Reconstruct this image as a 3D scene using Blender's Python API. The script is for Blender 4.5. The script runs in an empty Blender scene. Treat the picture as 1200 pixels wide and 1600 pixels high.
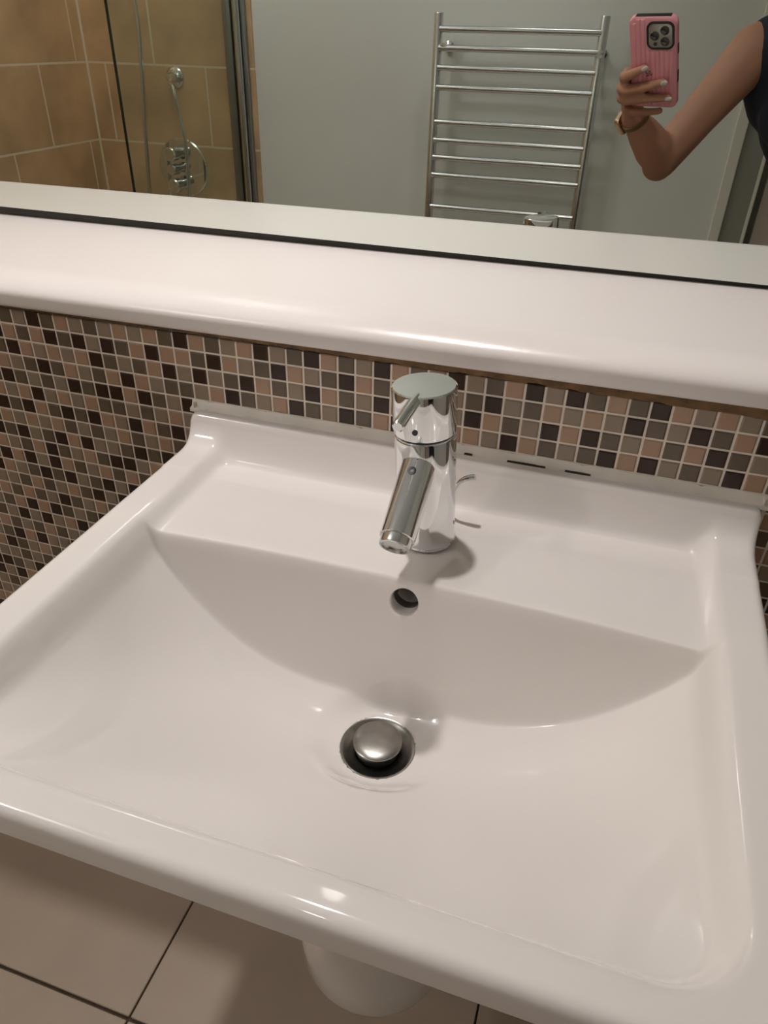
import bpy, bmesh, math, random
from mathutils import Vector, Matrix
random.seed(7)
C = bpy.context.scene.collection
SC = bpy.context.scene
S = 1 / 60.0            # one mosaic pitch in metres
Z0 = 1.0                # height of the top edge of the mosaic above the floor
PI = math.pi

# ------------------------------------------------------------------ camera
RX = Vector((0.9510738, 0.3081045, 0.0230283))
RD = Vector((0.1874345, -0.5161169, -0.8357581))
RF = Vector((-0.2456156, 0.7991839, -0.5486147))
CAM = Vector((35.4002727 * S, -34.4544075 * S, 14.3348149 * S + Z0))
FPX = 1143.745
cd = bpy.data.cameras.new('camera'); cam = bpy.data.objects.new('camera', cd); C.objects.link(cam)
cam.matrix_world = Matrix(((RX.x, -RD.x, -RF.x, CAM.x), (RX.y, -RD.y, -RF.y, CAM.y),
                           (RX.z, -RD.z, -RF.z, CAM.z), (0, 0, 0, 1)))
cd.sensor_fit = 'VERTICAL'; cd.sensor_height = 24.0; cd.lens = FPX / 1600 * 24.0
cd.clip_start = 0.004; cd.clip_end = 30
SC.camera = cam

# ------------------------------------------------------------------ world, lamps, exposure
w = bpy.data.worlds.new('world'); SC.world = w; w.use_nodes = True
w.node_tree.nodes['Background'].inputs[0].default_value = (0.9, 0.95, 1.0, 1)
w.node_tree.nodes['Background'].inputs[1].default_value = 0.05
CEIL = 2.34
LAMPS = [(0.205, 0.10, 9.0, 112, 'over the shelf'), (0.16, -1.30, 1.6, 75, 'near the towel rail')]  # second lamp is unseen, added to lift the back wall
FILL_GLOBE = (-0.62, -0.86, CEIL - 0.12, 19.5)  # globe lamp added out of view to brighten ceiling and left side
def lamp(x, y, power, beam):
    ld = bpy.data.lights.new('downlight_bulb', 'AREA'); ld.shape = 'DISK'; ld.size = 0.062
    ld.energy = power; ld.color = (1.0, 0.935, 0.905); ld.spread = math.radians(beam)
    o = bpy.data.objects.new('downlight_bulb', ld); C.objects.link(o); o.location = (x, y, CEIL - 0.006)
    return o
for lx, ly, lp, lb, _ in LAMPS: lamp(lx, ly, lp, lb)
gl = bpy.data.lights.new('globe_bulb', 'POINT'); gl.shadow_soft_size = 0.055; gl.energy = FILL_GLOBE[3]; gl.color = (1.0, 0.935, 0.905)
go = bpy.data.objects.new('globe_bulb', gl); C.objects.link(go); go.location = FILL_GLOBE[:3]
SC.view_settings.view_transform = 'Standard'; SC.view_settings.look = 'None'
SC.view_settings.gamma = 1.0; SC.view_settings.use_curve_mapping = False
SC.view_settings.exposure = -0.94
SC.cycles.blur_glossy = 0.25      # keep the mirrored lamplight crisp
SC.cycles.diffuse_bounces = 8; SC.cycles.max_bounces = 16
SC.display_settings.display_device = 'sRGB'

# ------------------------------------------------------------------ materials
def mat(name, col, rough=0.5, metal=0.0, spec=0.5, coat=0.0, noise=None, bump=None, trans=0.0, emit=None):
    """noise=(scale, amount) varies the colour; bump=(scale, strength)"""
    m = bpy.data.materials.new(name); m.use_nodes = True
    nt = m.node_tree; b = nt.nodes['Principled BSDF']
    b.inputs['Base Color'].default_value = (*col, 1); b.inputs['Roughness'].default_value = rough
    b.inputs['Metallic'].default_value = metal; b.inputs['Specular IOR Level'].default_value = spec
    b.inputs['Coat Weight'].default_value = coat; b.inputs['Coat Roughness'].default_value = 0.03
    if trans: b.inputs['Transmission Weight'].default_value = trans
    if emit: b.inputs['Emission Color'].default_value = (*emit[0], 1); b.inputs['Emission Strength'].default_value = emit[1]
    if noise or bump:
        tc = nt.nodes.new('ShaderNodeTexCoord')
    if noise:
        n = nt.nodes.new('ShaderNodeTexNoise'); n.inputs['Scale'].default_value = noise[0]; n.inputs['Detail'].default_value = 5
        nt.links.new(tc.outputs['Object'], n.inputs['Vector'])
        r = nt.nodes.new('ShaderNodeValToRGB'); a = noise[1]
        r.color_ramp.elements[0].position = 0.3; r.color_ramp.elements[1].position = 0.7
        r.color_ramp.elements[0].color = (*[c * (1 - a) for c in col], 1)
        r.color_ramp.elements[1].color = (*[min(1, c * (1 + a)) for c in col], 1)
        nt.links.new(n.outputs['Fac'], r.inputs['Fac']); nt.links.new(r.outputs['Color'], b.inputs['Base Color'])
    if bump:
        n2 = nt.nodes.new('ShaderNodeTexNoise'); n2.inputs['Scale'].default_value = bump[0]; n2.inputs['Detail'].default_value = 4
        nt.links.new(tc.outputs['Object'], n2.inputs['Vector'])
        bp = nt.nodes.new('ShaderNodeBump'); bp.inputs['Strength'].default_value = bump[1]; bp.inputs['Distance'].default_value = 0.002
        nt.links.new(n2.outputs['Fac'], bp.inputs['Height']); nt.links.new(bp.outputs['Normal'], b.inputs['Normal'])
    return m
def lin(r, g, b):
    f = lambda c: (c / 255 / 12.92) if c <= 10 else ((c / 255 + 0.055) / 1.055) ** 2.4
    return (f(r), f(g), f(b))
M = {}
M['porcelain'] = mat('white porcelain', (0.80, 0.762, 0.735), 0.055, spec=0.55, coat=0.3)
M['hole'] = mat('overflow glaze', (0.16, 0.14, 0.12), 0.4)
M['chrome'] = mat('chrome', (0.80, 0.81, 0.82), 0.05, 1.0)
M['rail'] = mat('rail chrome', (0.70, 0.71, 0.71), 0.2, 1.0)
M['steel'] = mat('worn drain steel', (0.34, 0.325, 0.30), 0.27, 1.0, noise=(60, 0.22))
M['rubber'] = mat('black rubber', (0.012, 0.012, 0.011), 0.5)
M['shelf'] = mat('white gloss laminate', (0.80, 0.755, 0.735), 0.27, spec=0.5, bump=(260, 0.05))
M['caulk'] = mat('old brown caulk', lin(112, 84, 52), 0.8, noise=(55, 0.45), bump=(160, 0.8))
M['sealant'] = mat('grey white sealant', lin(232, 226, 216), 0.45, noise=(30, 0.08))
M['sealant_dark'] = mat('black mould', lin(48, 42, 36), 0.7)
M['grout'] = mat('mosaic grout', lin(238, 227, 214), 0.8, noise=(40, 0.06))
M['mos_D'] = mat('dark brown mosaic glass', lin(58, 42, 34), 0.22, spec=0.3, noise=(9, 0.12), coat=0.08)
M['mos_G'] = mat('grey brown mosaic glass', lin(104, 91, 77), 0.27, spec=0.35, noise=(10, 0.12), coat=0.08)
M['mos_T'] = mat('taupe mosaic glass', lin(146, 131, 114), 0.27, spec=0.35, noise=(10, 0.10), coat=0.08)
M['mos_B'] = mat('pink beige mosaic glass', lin(170, 140, 117), 0.27, spec=0.35, noise=(10, 0.10), coat=0.08)
M['mirror'] = mat('mirror silver', (0.84, 0.885, 0.84), 0.0, 1.0)
M['glass_edge'] = mat('greenish mirror edge', (0.09, 0.10, 0.085), 0.3)
M['seal'] = mat('dark mirror seal', (0.035, 0.034, 0.03), 0.6)  # dark tone stands in for shade in the gap below the mirror
M['wall'] = mat('off white wall paint', (0.76, 0.775, 0.745), 0.75, noise=(3, 0.03), bump=(300, 0.08))
M['ceiling'] = mat('ceiling paint', (0.80, 0.86, 0.90), 0.8)
M['floor_tile'] = mat('beige grey floor tile', lin(178, 163, 146), 0.38, noise=(7, 0.05), bump=(30, 0.05))
M['floor_grout'] = mat('dirty floor joint', lin(74, 62, 50), 0.85, noise=(50, 0.3))
M['travertine'] = mat('tan travertine wall tile', lin(208, 174, 136), 0.35, noise=(5.5, 0.2))
M['tile_grout'] = mat('cream wall joint', lin(232, 218, 194), 0.8)
M['alu'] = mat('blue grey aluminium', (0.36, 0.40, 0.45), 0.3, 0.9)
M['door'] = mat('pinkish white door paint', (0.62, 0.52, 0.46), 0.5)
M['frame'] = mat('cream gloss door frame', (0.74, 0.73, 0.66), 0.4)
M['lining'] = mat('grey door lining', (0.27, 0.27, 0.235), 0.5)  # grey tone stands in for shade on the lining and beside the leaf
M['skin'] = mat('skin', lin(170, 122, 98), 0.55, noise=(14, 0.06))
M['nail'] = mat('pale nail varnish', (0.55, 0.47, 0.44), 0.2, coat=0.5)
M['navy'] = mat('navy cloth', (0.008, 0.010, 0.024), 0.85, bump=(400, 0.3))
M['dark_cloth'] = mat('charcoal cloth', (0.02, 0.02, 0.022), 0.9)
M['hair'] = mat('dark brown hair', (0.035, 0.02, 0.012), 0.55, bump=(90, 0.8))
M['lip'] = mat('lips', lin(170, 92, 84), 0.4)
M['eye'] = mat('eye white', (0.75, 0.73, 0.70), 0.15)
M['iris'] = mat('brown iris', (0.05, 0.025, 0.012), 0.15)
M['pink'] = mat('pink phone case', lin(232, 158, 170), 0.32)
M['black'] = mat('black plastic', (0.012, 0.012, 0.013), 0.3)
M['titanium'] = mat('grey camera plate', (0.40, 0.38, 0.35), 0.3, 0.6)
M['lens'] = mat('camera lens glass', (0.01, 0.01, 0.014), 0.05, coat=1.0)
M['screen'] = mat('dark phone screen', (0.01, 0.01, 0.012), 0.1)
M['gold'] = mat('rose gold metal', (0.78, 0.56, 0.40), 0.2, 1.0)
M['strap'] = mat('tan watch strap', lin(120, 92, 58), 0.45, metal=0.3)
M['plastic_white'] = mat('white fitting', (0.8, 0.8, 0.78), 0.4)
M['bulb'] = mat('lit bulb', (1, 1, 1), 0.5, emit=((1.0, 0.885, 0.76), 3.0))
# thin shower glass: mostly clear, a faint grey green, with fresnel reflection
def glass_mat(t=0.955):
    m = bpy.data.materials.new('clear shower glass'); m.use_nodes = True; nt = m.node_tree; nt.nodes.clear()
    out = nt.nodes.new('ShaderNodeOutputMaterial'); mix = nt.nodes.new('ShaderNodeMixShader')
    tr = nt.nodes.new('ShaderNodeBsdfTransparent'); tr.inputs[0].default_value = (t - 0.02, t + 0.01, t - 0.04, 1)
    gl = nt.nodes.new('ShaderNodeBsdfGlossy'); gl.inputs['Roughness'].default_value = 0.02
    lw = nt.nodes.new('ShaderNodeLayerWeight'); pw = nt.nodes.new('ShaderNodeMath'); pw.operation = 'POWER'; pw.inputs[1].default_value = 5
    ad_ = nt.nodes.new('ShaderNodeMath'); ad_.operation = 'MULTIPLY_ADD'; ad_.inputs[1].default_value = 0.7; ad_.inputs[2].default_value = 0.04
    nt.links.new(lw.outputs['Facing'], pw.inputs[0]); nt.links.new(pw.outputs[0], ad_.inputs[0])
    nt.links.new(ad_.outputs[0], mix.inputs[0]); nt.links.new(tr.outputs[0], mix.inputs[1]); nt.links.new(gl.outputs[0], mix.inputs[2])
    nt.links.new(mix.outputs[0], out.inputs[0]); return m
M['glass'] = glass_mat()

# ------------------------------------------------------------------ mesh helpers
def wloc(o):
    v = Vector((0, 0, 0))
    while o is not None: v += o.location; o = o.parent
    return v
def link(name, me, m, parent=None):
    o = bpy.data.objects.new(name, me); C.objects.link(o)
    if parent is not None: o.parent = parent
    if m is not None and len(me.materials) == 0: me.materials.append(m)
    return o
def thing(name, label, cat, loc, group=None):
    o = bpy.data.objects.new(name, None); C.objects.link(o); o.location = loc
    o.empty_display_size = 0.05; o['label'] = label; o['category'] = cat
    if group: o['group'] = group
    return o
class MB:
    def __init__(s): s.bm = bmesh.new()
    def mesh(s, V, F):
        vs = [s.bm.verts.new(v) for v in V]
        for f in F:
            try: s.bm.faces.new([vs[i] for i in f])
            except ValueError: pass
        return s
    def box(s, a, b, bev=0.0, seg=2):
        (x0, y0, z0), (x1, y1, z1) = a, b
        tmp = bmesh.new()
        V = [tmp.verts.new(p) for p in ((x0,y0,z0),(x1,y0,z0),(x1,y1,z0),(x0,y1,z0),(x0,y0,z1),(x1,y0,z1),(x1,y1,z1),(x0,y1,z1))]
        for f in ((3,2,1,0),(4,5,6,7),(0,1,5,4),(1,2,6,5),(2,3,7,6),(3,0,4,7)): tmp.faces.new([V[i] for i in f])
        if bev > 0: bmesh.ops.bevel(tmp, geom=tmp.edges[:], offset=bev, segments=seg, affect='EDGES', profile=0.5)
        s.take(tmp); return s
    def take(s, tmp, mtx=None):
        if mtx is not None: tmp.transform(mtx)
        mp = {v: s.bm.verts.new(v.co) for v in tmp.verts}
        for f in tmp.faces:
            try: s.bm.faces.new([mp[v] for v in f.verts])
            except ValueError: pass
        tmp.free()
    def rings(s, rings, cap0=True, cap1=True, closed=False):
        R = [[s.bm.verts.new(p) for p in r] for r in rings]; n = len(R[0])
        pairs = list(zip(R, R[1:])) + ([(R[-1], R[0])] if closed else [])
        for a, b in pairs:
            for i in range(n): s.bm.faces.new((a[i], a[(i+1) % n], b[(i+1) % n], b[i]))
        if not closed:
            if cap0: s.bm.faces.new(R[0][::-1])
            if cap1: s.bm.faces.new(R[-1])
        return s
    def tube(s, pts, r, n=12, cap=True, closed=False):
        pts = [Vector(p) for p in pts]; m = len(pts)
        rr = r if isinstance(r, (list, tuple)) else [r] * m
        prev = None; rings = []
        for i, p in enumerate(pts):
            if closed: t = pts[(i+1) % m] - pts[i-1]
            else: t = (pts[min(i+1, m-1)] - pts[max(i-1, 0)])
            t.normalize()
            if prev is None:
                u = t.orthogonal().normalized()
            else:
                u = (prev - t * prev.dot(t)).normalized()
            prev = u; v = t.cross(u)
            rings.append([p + (u * math.cos(2*PI*k/n) + v * math.sin(2*PI*k/n)) * rr[i] for k in range(n)])
        return s.rings(rings, cap, cap, closed)
    def lathe(s, prof, origin=(0,0,0), axis=(0,0,1), n=40, cap0=True, cap1=True):
        """prof = [(r, h)...] along the axis"""
        a = Vector(axis).normalized(); u = a.orthogonal().normalized(); v = a.cross(u); o = Vector(origin)
        return s.rings([[o + a*h + (u*math.cos(2*PI*k/n) + v*math.sin(2*PI*k/n))*max(r, 1e-5) for k in range(n)] for r, h in prof], cap0, cap1)
    def done(s, name, m, parent=None, smooth=True, sub=True, angle=35, local=False):
        bm = s.bm
        bmesh.ops.recalc_face_normals(bm, faces=bm.faces[:])
        me = bpy.data.meshes.new(name)
        if parent is not None and not local:
            off = wloc(parent)
            for v in bm.verts: v.co -= off
        bm.to_mesh(me); bm.free()
        o = link(name, me, m, parent)
        if smooth:
            for p in me.polygons: p.use_smooth = True
            try: me.set_sharp_from_angle(angle=math.radians(angle))
            except Exception: pass
        return o
def solo(name, mb, m, label, cat, group=None, **k):
    o = mb.done(name, m, None, **k); o['label'] = label; o['category'] = cat
    if group: o['group'] = group
    return o
def struct(name, mb, m, **k):
    o = mb.done(name, m, None, **k); o['kind'] = 'structure'; return o
def P(i, y, z): return Vector((i * S, y * S, Z0 + z * S))     # mosaic-pitch coordinates -> metres
def L(a, b, c): return CAM + RX * a - RD * b - RF * c          # phone coordinates -> world
def toward(p, y_new, y_old=-1.62, ym=0.225):                   # slide a wall point along its mirror sight line
    v = Vector((CAM.x, 2*ym - CAM.y, CAM.z)); k = (2*ym - CAM.y - (CAM.y - 0) * 0 + 0)
    d_old = (2*ym - y_old) - CAM.y; d_new = (2*ym - y_new) - CAM.y
    f = d_new / d_old
    return Vector((CAM.x + (p[0] - CAM.x) * f, y_new, CAM.z + (p[1] - CAM.z) * f))

# ------------------------------------------------------------------ the room shell
XL, XR, YB, YM = -1.407, 1.75, -1.62, 0.2265
YU = YM + 0.008                                                # upper wall plane behind the mirror
b = MB(); b.box((XL - 0.1, YB - 0.35, -0.12), (XR + 0.1, YU + 0.1, -0.008)); floor = struct('floor', b, M['floor_grout'], smooth=False)
floor['label'] = 'floor with dark dirty joints between large tiles'
b = MB(); b.box((XL - 0.1, YB - 0.35, CEIL), (XR + 0.1, YU + 0.1, CEIL + 0.1)); struct('ceiling', b, M['ceiling'], smooth=False)
b = MB(); b.box((XL, 0.0, -0.008), (XR, YU + 0.1, Z0 - 0.002)); b.box((XL, YU, Z0 - 0.002), (XR, YU + 0.1, CEIL))
wall_front = struct('wall_front', b, M['grout'], smooth=False)
wall_front.data.materials.append(M['wall'])
for p in wall_front.data.polygons:
    if p.center.z > Z0 + 0.01: p.material_index = 1
DX0, DX1, DZ = 0.866, 1.62, 2.02
b = MB(); b.box((XL - 0.1, YB - 0.1, -0.008), (DX0, YB, CEIL)); b.box((DX1, YB - 0.1, -0.008), (XR + 0.1, YB, CEIL)); b.box((DX0, YB - 0.1, DZ), (DX1, YB, CEIL))
wall_back = struct('wall_back', b, M['wall'], smooth=False)
b = MB(); b.box((XL - 0.1, YB, -0.008), (XL, YU + 0.1, CEIL)); wall_left = struct('wall_left', b, M['tile_grout'], smooth=False)
b = MB(); b.box((XR, YB, -0.008), (XR + 0.1, YU + 0.1, CEIL)); struct('wall_right', b, M['wall'], smooth=False)

# floor tiles
def tile_mesh(name, a, bb, m, bev, key=None):
    mb = MB(); mb.box(a, bb, bev, 1)
    bmesh.ops.recalc_face_normals(mb.bm, faces=mb.bm.faces[:])
    me = bpy.data.meshes.new(name); mb.bm.to_mesh(me); mb.bm.free(); me.materials.append(m); return me
FT = 0.493; J = 0.0032
gx = [0.101 + FT * k for k in range(-4, 5)]; gy = [-0.208 - FT * k for k in range(-1, 5)]
for i in range(len(gx) - 1):
    for j in range(len(gy) - 1):
        x0, x1 = max(gx[i] + J / 2, XL), min(gx[i+1] - J / 2, XR); y1, y0 = min(gy[j] - J / 2, 0.0), max(gy[j+1] + J / 2, YB)
        if x1 - x0 < 0.02 or y1 - y0 < 0.02: continue
        jj = 0.002 if j == 1 else 0.0
        o = link('floor_tile', tile_mesh('floor_tile', (x0, y0 + 0, -0.008), (x1, y1 - jj, 0.0), M['floor_tile'], 0.0012), None, floor)

# travertine tiles of the shower (400 x 250 running bond)
TW, TH, TZ = 0.4065, 0.252, Z0 + 0.122
xe = -0.727
for k in range(-5, 6):
    z0, z1 = max(TZ + TH * (k - 1) + 0.0033, 0.0), min(TZ + TH * k - 0.0033, CEIL)
    if z1 - z0 < 0.02: continue
    off = -1.322 if k % 2 == 0 else -1.117
    for q in range(-2, 3):
        x0, x1 = max(off + TW * q + 0.0033, XL + 0.0105), min(off + TW * (q + 1) - 0.0033, xe)
        if x1 - x0 < 0.02: continue
        link('wall_tile', tile_mesh('wall_tile', (x0, YB - 0.001, z0), (x1, YB + 0.009, z1), M['travertine'], 0.0008), None, wall_back)
    offy = -1.352 if k % 2 == 0 else -1.553
    for q in range(-1, 5):
        y0, y1 = max(offy + 0.402 * q + 0.0033, YB + 0.0105), min(offy + 0.402 * (q + 1) - 0.0033, -0.02)
        if y1 - y0 < 0.02: continue
        link('wall_tile', tile_mesh('wall_tile', (XL - 0.001, y0, z0), (XL + 0.009, y1, z1), M['travertine'], 0.0008), None, wall_left)
b = MB(); b.box((XL + 0.001, YB - 0.001, 0), (xe - 0.001, YB + 0.0083, CEIL))
b.done('tile_grout', M['tile_grout'], wall_back, smooth=False)
b = MB(); b.box((XL - 0.001, YB + 0.009, 0), (XL + 0.0083, -0.021, CEIL)); b.done('tile_grout', M['tile_grout'], wall_left, smooth=False)

b = MB(); b.box((XL, YB, 0), (XL + 0.0145, YB + 0.0145, CEIL), 0.003, 2); b.done('corner_joint', M['tile_grout'], wall_left)
# ------------------------------------------------------------------ the mosaic
ROWS = {
 0: (0, 'GTDGBTGTBTBGDBGTBDTGDBGTDBGTDTGBDTDGBGDBTBTG'),
 1: (-1, 'DBGBDGDTDGBDBBGDBTGDBTGDBGTGBTGDTGBTBTDGTDGBD'),
 2: (-1, 'GDBTBTBDGTGBDTDTGDBGTDBGTDBTGTDBGTDBDGTBGBDGT'),
 3: (-1, 'BTGDGBTGBDBTGGTBDGTBDGTDGBDTGBBTDBGTGDBDTGTDB'),
 4: (-2, 'GDGTGTDGDDBDGTD'), 5: (-2, 'BTBDTBTBGGTGTB'), 6: (-2, 'DGDBGDGDBTDBGD'),
 7: (-3, 'GBTBTBGTGTBGTBG'), 8: (-3, 'DGDTGDBDTTGDGD'), 9: (-3, 'BTGBDGTBGDDTB'), 10: (-3, 'DBDTDBGTBGBG'),
 11: (-4, 'DBTGDGDTGDTD'), 12: (-4, 'TTGBGTBGDTD'), 13: (-4, 'BGBGTDGTBG'), 14: (-4, 'GBDBDGTGD'),
 15: (-5, 'GTDTDTBDT'), 16: (-5, 'BGTGBGTT'), 17: (-6, 'TGDBDTTD'), 18: (-6, 'BDGTBG'), 19: (-6, 'TTGTG'),
 20: (-6, 'DGTD'), 21: (-7, 'DTDB'), 22: (-7, 'TGT'), 23: (-7, 'TTG'), 24: (-7, 'BTG')}
def cls(i, j):
    if j in ROWS:
        st, row = ROWS[j]
        if 0 <= i - st < len(row): return row[i - st]
    return random.choices('DGTB', (0.22, 0.30, 0.27, 0.21))[0]
TS, TB, TD = 0.88 * S, 0.0011, 0.0011          # tile size, bevel, how far it stands proud
def mosaic_geom(cx, cz, up=0.0):
    h = TS / 2; a = h - TB
    V = [(cx-h, 0.001, cz-h), (cx+h, 0.001, cz-h), (cx+h, 0.001, cz+h-up), (cx-h, 0.001, cz+h-up),
         (cx-h, -TD*0.35, cz-h), (cx+h, -TD*0.35, cz-h), (cx+h, -TD*0.35, cz+h-up), (cx-h, -TD*0.35, cz+h-up),
         (cx-a, -TD, cz-a), (cx+a, -TD, cz-a), (cx+a, -TD, cz+a-up), (cx-a, -TD, cz+a-up)]
    F = [(0,1,5,4),(1,2,6,5),(2,3,7,6),(3,0,4,7),(4,5,9,8),(5,6,10,9),(6,7,11,10),(7,4,8,11),(8,9,10,11)]
    return V, F
mos_me = {}
for kx in 'DGTB':
    me = bpy.data.meshes.new('mosaic_tile'); V, F = mosaic_geom(0, 0); me.from_pydata(V, [], F); me.materials.append(M['mos_' + kx]); me.update(); mos_me[kx] = me
def frame_xy(p):
    d = p - CAM; z = d.dot(RF)
    return 600 + FPX * d.dot(RX) / z, 800 + FPX * d.dot(RD) / z
cells = [(i, j) for j in range(0, 59) for i in range(int(XL / S) + 1, int(XR / S) - 1)]
seen = []
for (i, j) in cells:
    p = P(i + 0.5, 0, -j - 0.5); x, y = frame_xy(p)
    if not (-8 < x < 1208 and y < 1010): continue
    if j >= 4 and not (y < 940 - 0.852 * x or (x > 1172 + (y - 860) * 0.14 and i >= 43)): continue
    seen.append(((p - CAM).length, i, j))
seen.sort(); single = {(i, j) for _, i, j in seen[:300]}
VV, FF, MI = [], [], []
for (i, j) in cells:
    k = cls(i, j); c = P(i + 0.5, 0, -j - 0.5)
    if (i, j) in single:
        o = link('mosaic_tile', mos_me[k], None, wall_front); o.location = c
    else:
        V, F = mosaic_geom(c.x, c.z); n = len(VV); VV += V; FF += [tuple(q + n for q in f) for f in F]; MI += ['DGTB'.index(k)] * len(F)
me = bpy.data.meshes.new('mosaic_tiles'); me.from_pydata(VV, [], FF)
for k in 'DGTB': me.materials.append(M['mos_' + k])
me.polygons.foreach_set('material_index', MI); me.update()
o = link('small_mosaic_tiles', me, None, wall_front); o['kind'] = 'stuff'

# ------------------------------------------------------------------ ledge under the mirror
H = 1.83; FY = -0.45; RT, RB = 1.0, 0.3; ZB = 0.1
prof = [(YU / S, ZB), (YU / S, H)]
for k in range(0, 13): t = PI / 2 * k / 12; prof.append((FY + 2.6 * RT - 2.6 * RT * math.sin(t), H - RT + RT * math.cos(t)))
for k in range(0, 7): t = PI / 2 * k / 6; prof.append((FY + RB - RB * math.cos(t), ZB + RB - RB * math.sin(t)))
DZS = lambda x: 0.0065 * (x / S + 10) - 0.03      # the ledge is not quite level
b = MB(); b.rings([[P(x / S, y, z + DZS(x)) for y, z in prof] for x in (XL + 0.01, XR)])
shelf = thing('mirror_shelf', 'long white glossy ledge with rounded front edge under the mirror', 'shelf', P(28, 0, ZB))
b.done('shelf_board', M['shelf'], shelf, angle=30)
# ragged brown caulk along the joint of ledge and mosaic
b = MB(); top, bot, bk = [], [], []
xs = [XL + 0.012 + 0.006 * k for k in range(int((XR - XL - 0.02) / 0.006))]
rings = []
for x in xs:
    u = x / S
    amp = 0.10 + 0.16 * max(0, min(1, (u - 12) / 12)) + (0.22 * max(0, min(1, (u - 30) / 12)))
    d = amp * (0.55 + 0.75 * random.random()); e = 0.22 + 0.1 * random.random()
    zz = ZB + DZS(x); d = d * 0.5 + max(0, DZS(x)); rings.append([P(u, 0.0, zz + 0.02), P(u, -e, zz + 0.02), P(u, -e * 0.7, zz - d * 0.5), P(u, -0.05, zz - d)])
b.rings(rings); b.done('caulk_strip', M['caulk'], shelf, angle=80)

# ------------------------------------------------------------------ the mirror
mirror = thing('wall_mirror', 'large frameless wall mirror standing above the white ledge', 'mirror', (0.45, YM, Z0 + (H + 0.5) * S))
xm0, xm1, zt = -0.80, 1.62, 2.24
zl = lambda x: Z0 + (H + DZS(x) + 0.55 - 0.27 * (x / S) / 43) * S
b = MB(); b.mesh([(xm0, YM, zl(xm0)), (xm1, YM, zl(xm1)), (xm1, YM, zt), (xm0, YM, zt)], [(0, 1, 2, 3)])
b.done('mirror_glass', M['mirror'], mirror, smooth=False)
b = MB(); b.mesh([(xm0, YM, zl(xm0)), (xm1, YM, zl(xm1)), (xm1, YM + 0.004, zl(xm1)), (xm0, YM + 0.004, zl(xm0))], [(0, 1, 2, 3)])
b.mesh([(xm0, YM, zl(xm0)), (xm0, YM + 0.004, zl(xm0)), (xm0, YM + 0.004, zt), (xm0, YM, zt)], [(0, 1, 2, 3)])
b.mesh([(xm1, YM, zl(xm1)), (xm1, YM + 0.004, zl(xm1)), (xm1, YM + 0.004, zt), (xm1, YM, zt)], [(0, 1, 2, 3)])
b.mesh([(xm0, YM + 0.004, zl(xm0)), (xm1, YM + 0.004, zl(xm1)), (xm1, YM + 0.004, zt), (xm0, YM + 0.004, zt)], [(0, 1, 2, 3)])
b.done('glass_edge', M['glass_edge'], mirror, smooth=False)
b = MB(); b.box((xm0, YM + 0.0045, Z0 + H * S), (xm1, YU, zl(xm0) + 0.01)); b.done('seal_strip', M['seal'], mirror, smooth=False)

# ------------------------------------------------------------------ the basin (one height field, solid)
XC, HW, FRONT = 28.6, 15.5, -24.88
YD, ZDECK, ZLIP, ZW = -8.75, -6.68, -6.0, -14.1
WX, WY = 0.05, -12.5                                   # waste, relative to XC
def sm(a, b_, x):
    t = max(0.0, min(1.0, (x - a) / (b_ - a))); return t * t * (3 - 2 * t)
def smin(a, b_, k):
    h = max(k - abs(a - b_), 0.0) / k; return min(a, b_) - h * h * k * 0.25
def smax(a, b_, k): return -smin(-a, -b_, k)
def sd_rect(x, y, x0, x1, y0, y1, r):                  # distance inside a rounded rectangle (+ inside)
    cx, cy = (x0 + x1) / 2, (y0 + y1) / 2; qx, qy = abs(x - cx) - (x1 - x0) / 2 + r, abs(y - cy) - (y1 - y0) / 2 + r
    return -(math.hypot(max(qx, 0), max(qy, 0)) + min(max(qx, qy), 0) - r)
def bowl(dx, y):
    if y > WY: zc = ZW + 0.125 * min(y - WY, 3.9) ** 2
    else: zc = ZW + 7.0 * ((WY - y) / 10.7) ** 1.45
    z = zc + max(0.0, (-7.15 - zc)) * min(1.0, abs(dx) / 13.35) ** 3.0
    r = math.hypot(dx - WX, y - WY)
    z = z + (ZW - z) * (1 - sm(1.8, 3.4, r))
    if r < 1.72: z -= 1.6 * (1 - sm(1.5, 1.72, r))
    return z
def interior(dx, y):
    yd = YD - 0.45 * (dx / 13) ** 2
    wall = ZDECK + (y - yd) * 4.8 if y < yd + 1 else ZDECK + 4.8
    deck = ZDECK - 0.02 * max(0, -2.0 - y)
    back = smin(deck, wall, 0.8)
    return smax(bowl(dx, y), back, 0.6 if y < yd else 0.4)
def upstand(y, inner=0.0):
    # rounded top, quick fall, wide concave foot
    if y > -0.62: return -4.42
    if y > -1.02:
        t = (-0.62 - y) / 0.40; return -4.42 - 0.42 * (1 - math.sqrt(max(0, 1 - t * t)))
    t = min(1.0, (-1.02 - y) / 2.0)
    lip_ = -4.84 - 2.0 * (1 - (1 - t) ** 2.6); t2 = (-1.02 - y) / 1.05
    face = -4.84 - 1.95 * (t2 + 0.12 * math.sin(PI * min(t2, 1.0)))
    return lip_ + (face - lip_) * inner
def surf(dx, y):
    ri = sd_rect(dx, y, -13.25, 13.25, -23.15, 6.0, 2.2)
    k = sm(-0.5, 0.5, ri)
    z = ZLIP
    z = ZLIP + (interior(dx, y) - ZLIP) * k if ri > -0.5 else ZLIP
    ro = sd_rect(dx, y, -HW, HW, FRONT, 6.0, 1.6)
    z = smax(z, upstand(y, sm(-0.4, 1.0, ri)), 0.3 + 1.0 * (1 - sm(-0.5, 1.2, ri))) if y > -4.5 else z
    Rr = 0.45
    if ro < Rr: t = max(0, ro) ; z -= Rr - math.sqrt(max(0, Rr * Rr - (Rr - t) ** 2))
    return z
ed = [0, .02, .06, .12, .2, .3, .42, .55, .75, .95]
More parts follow.
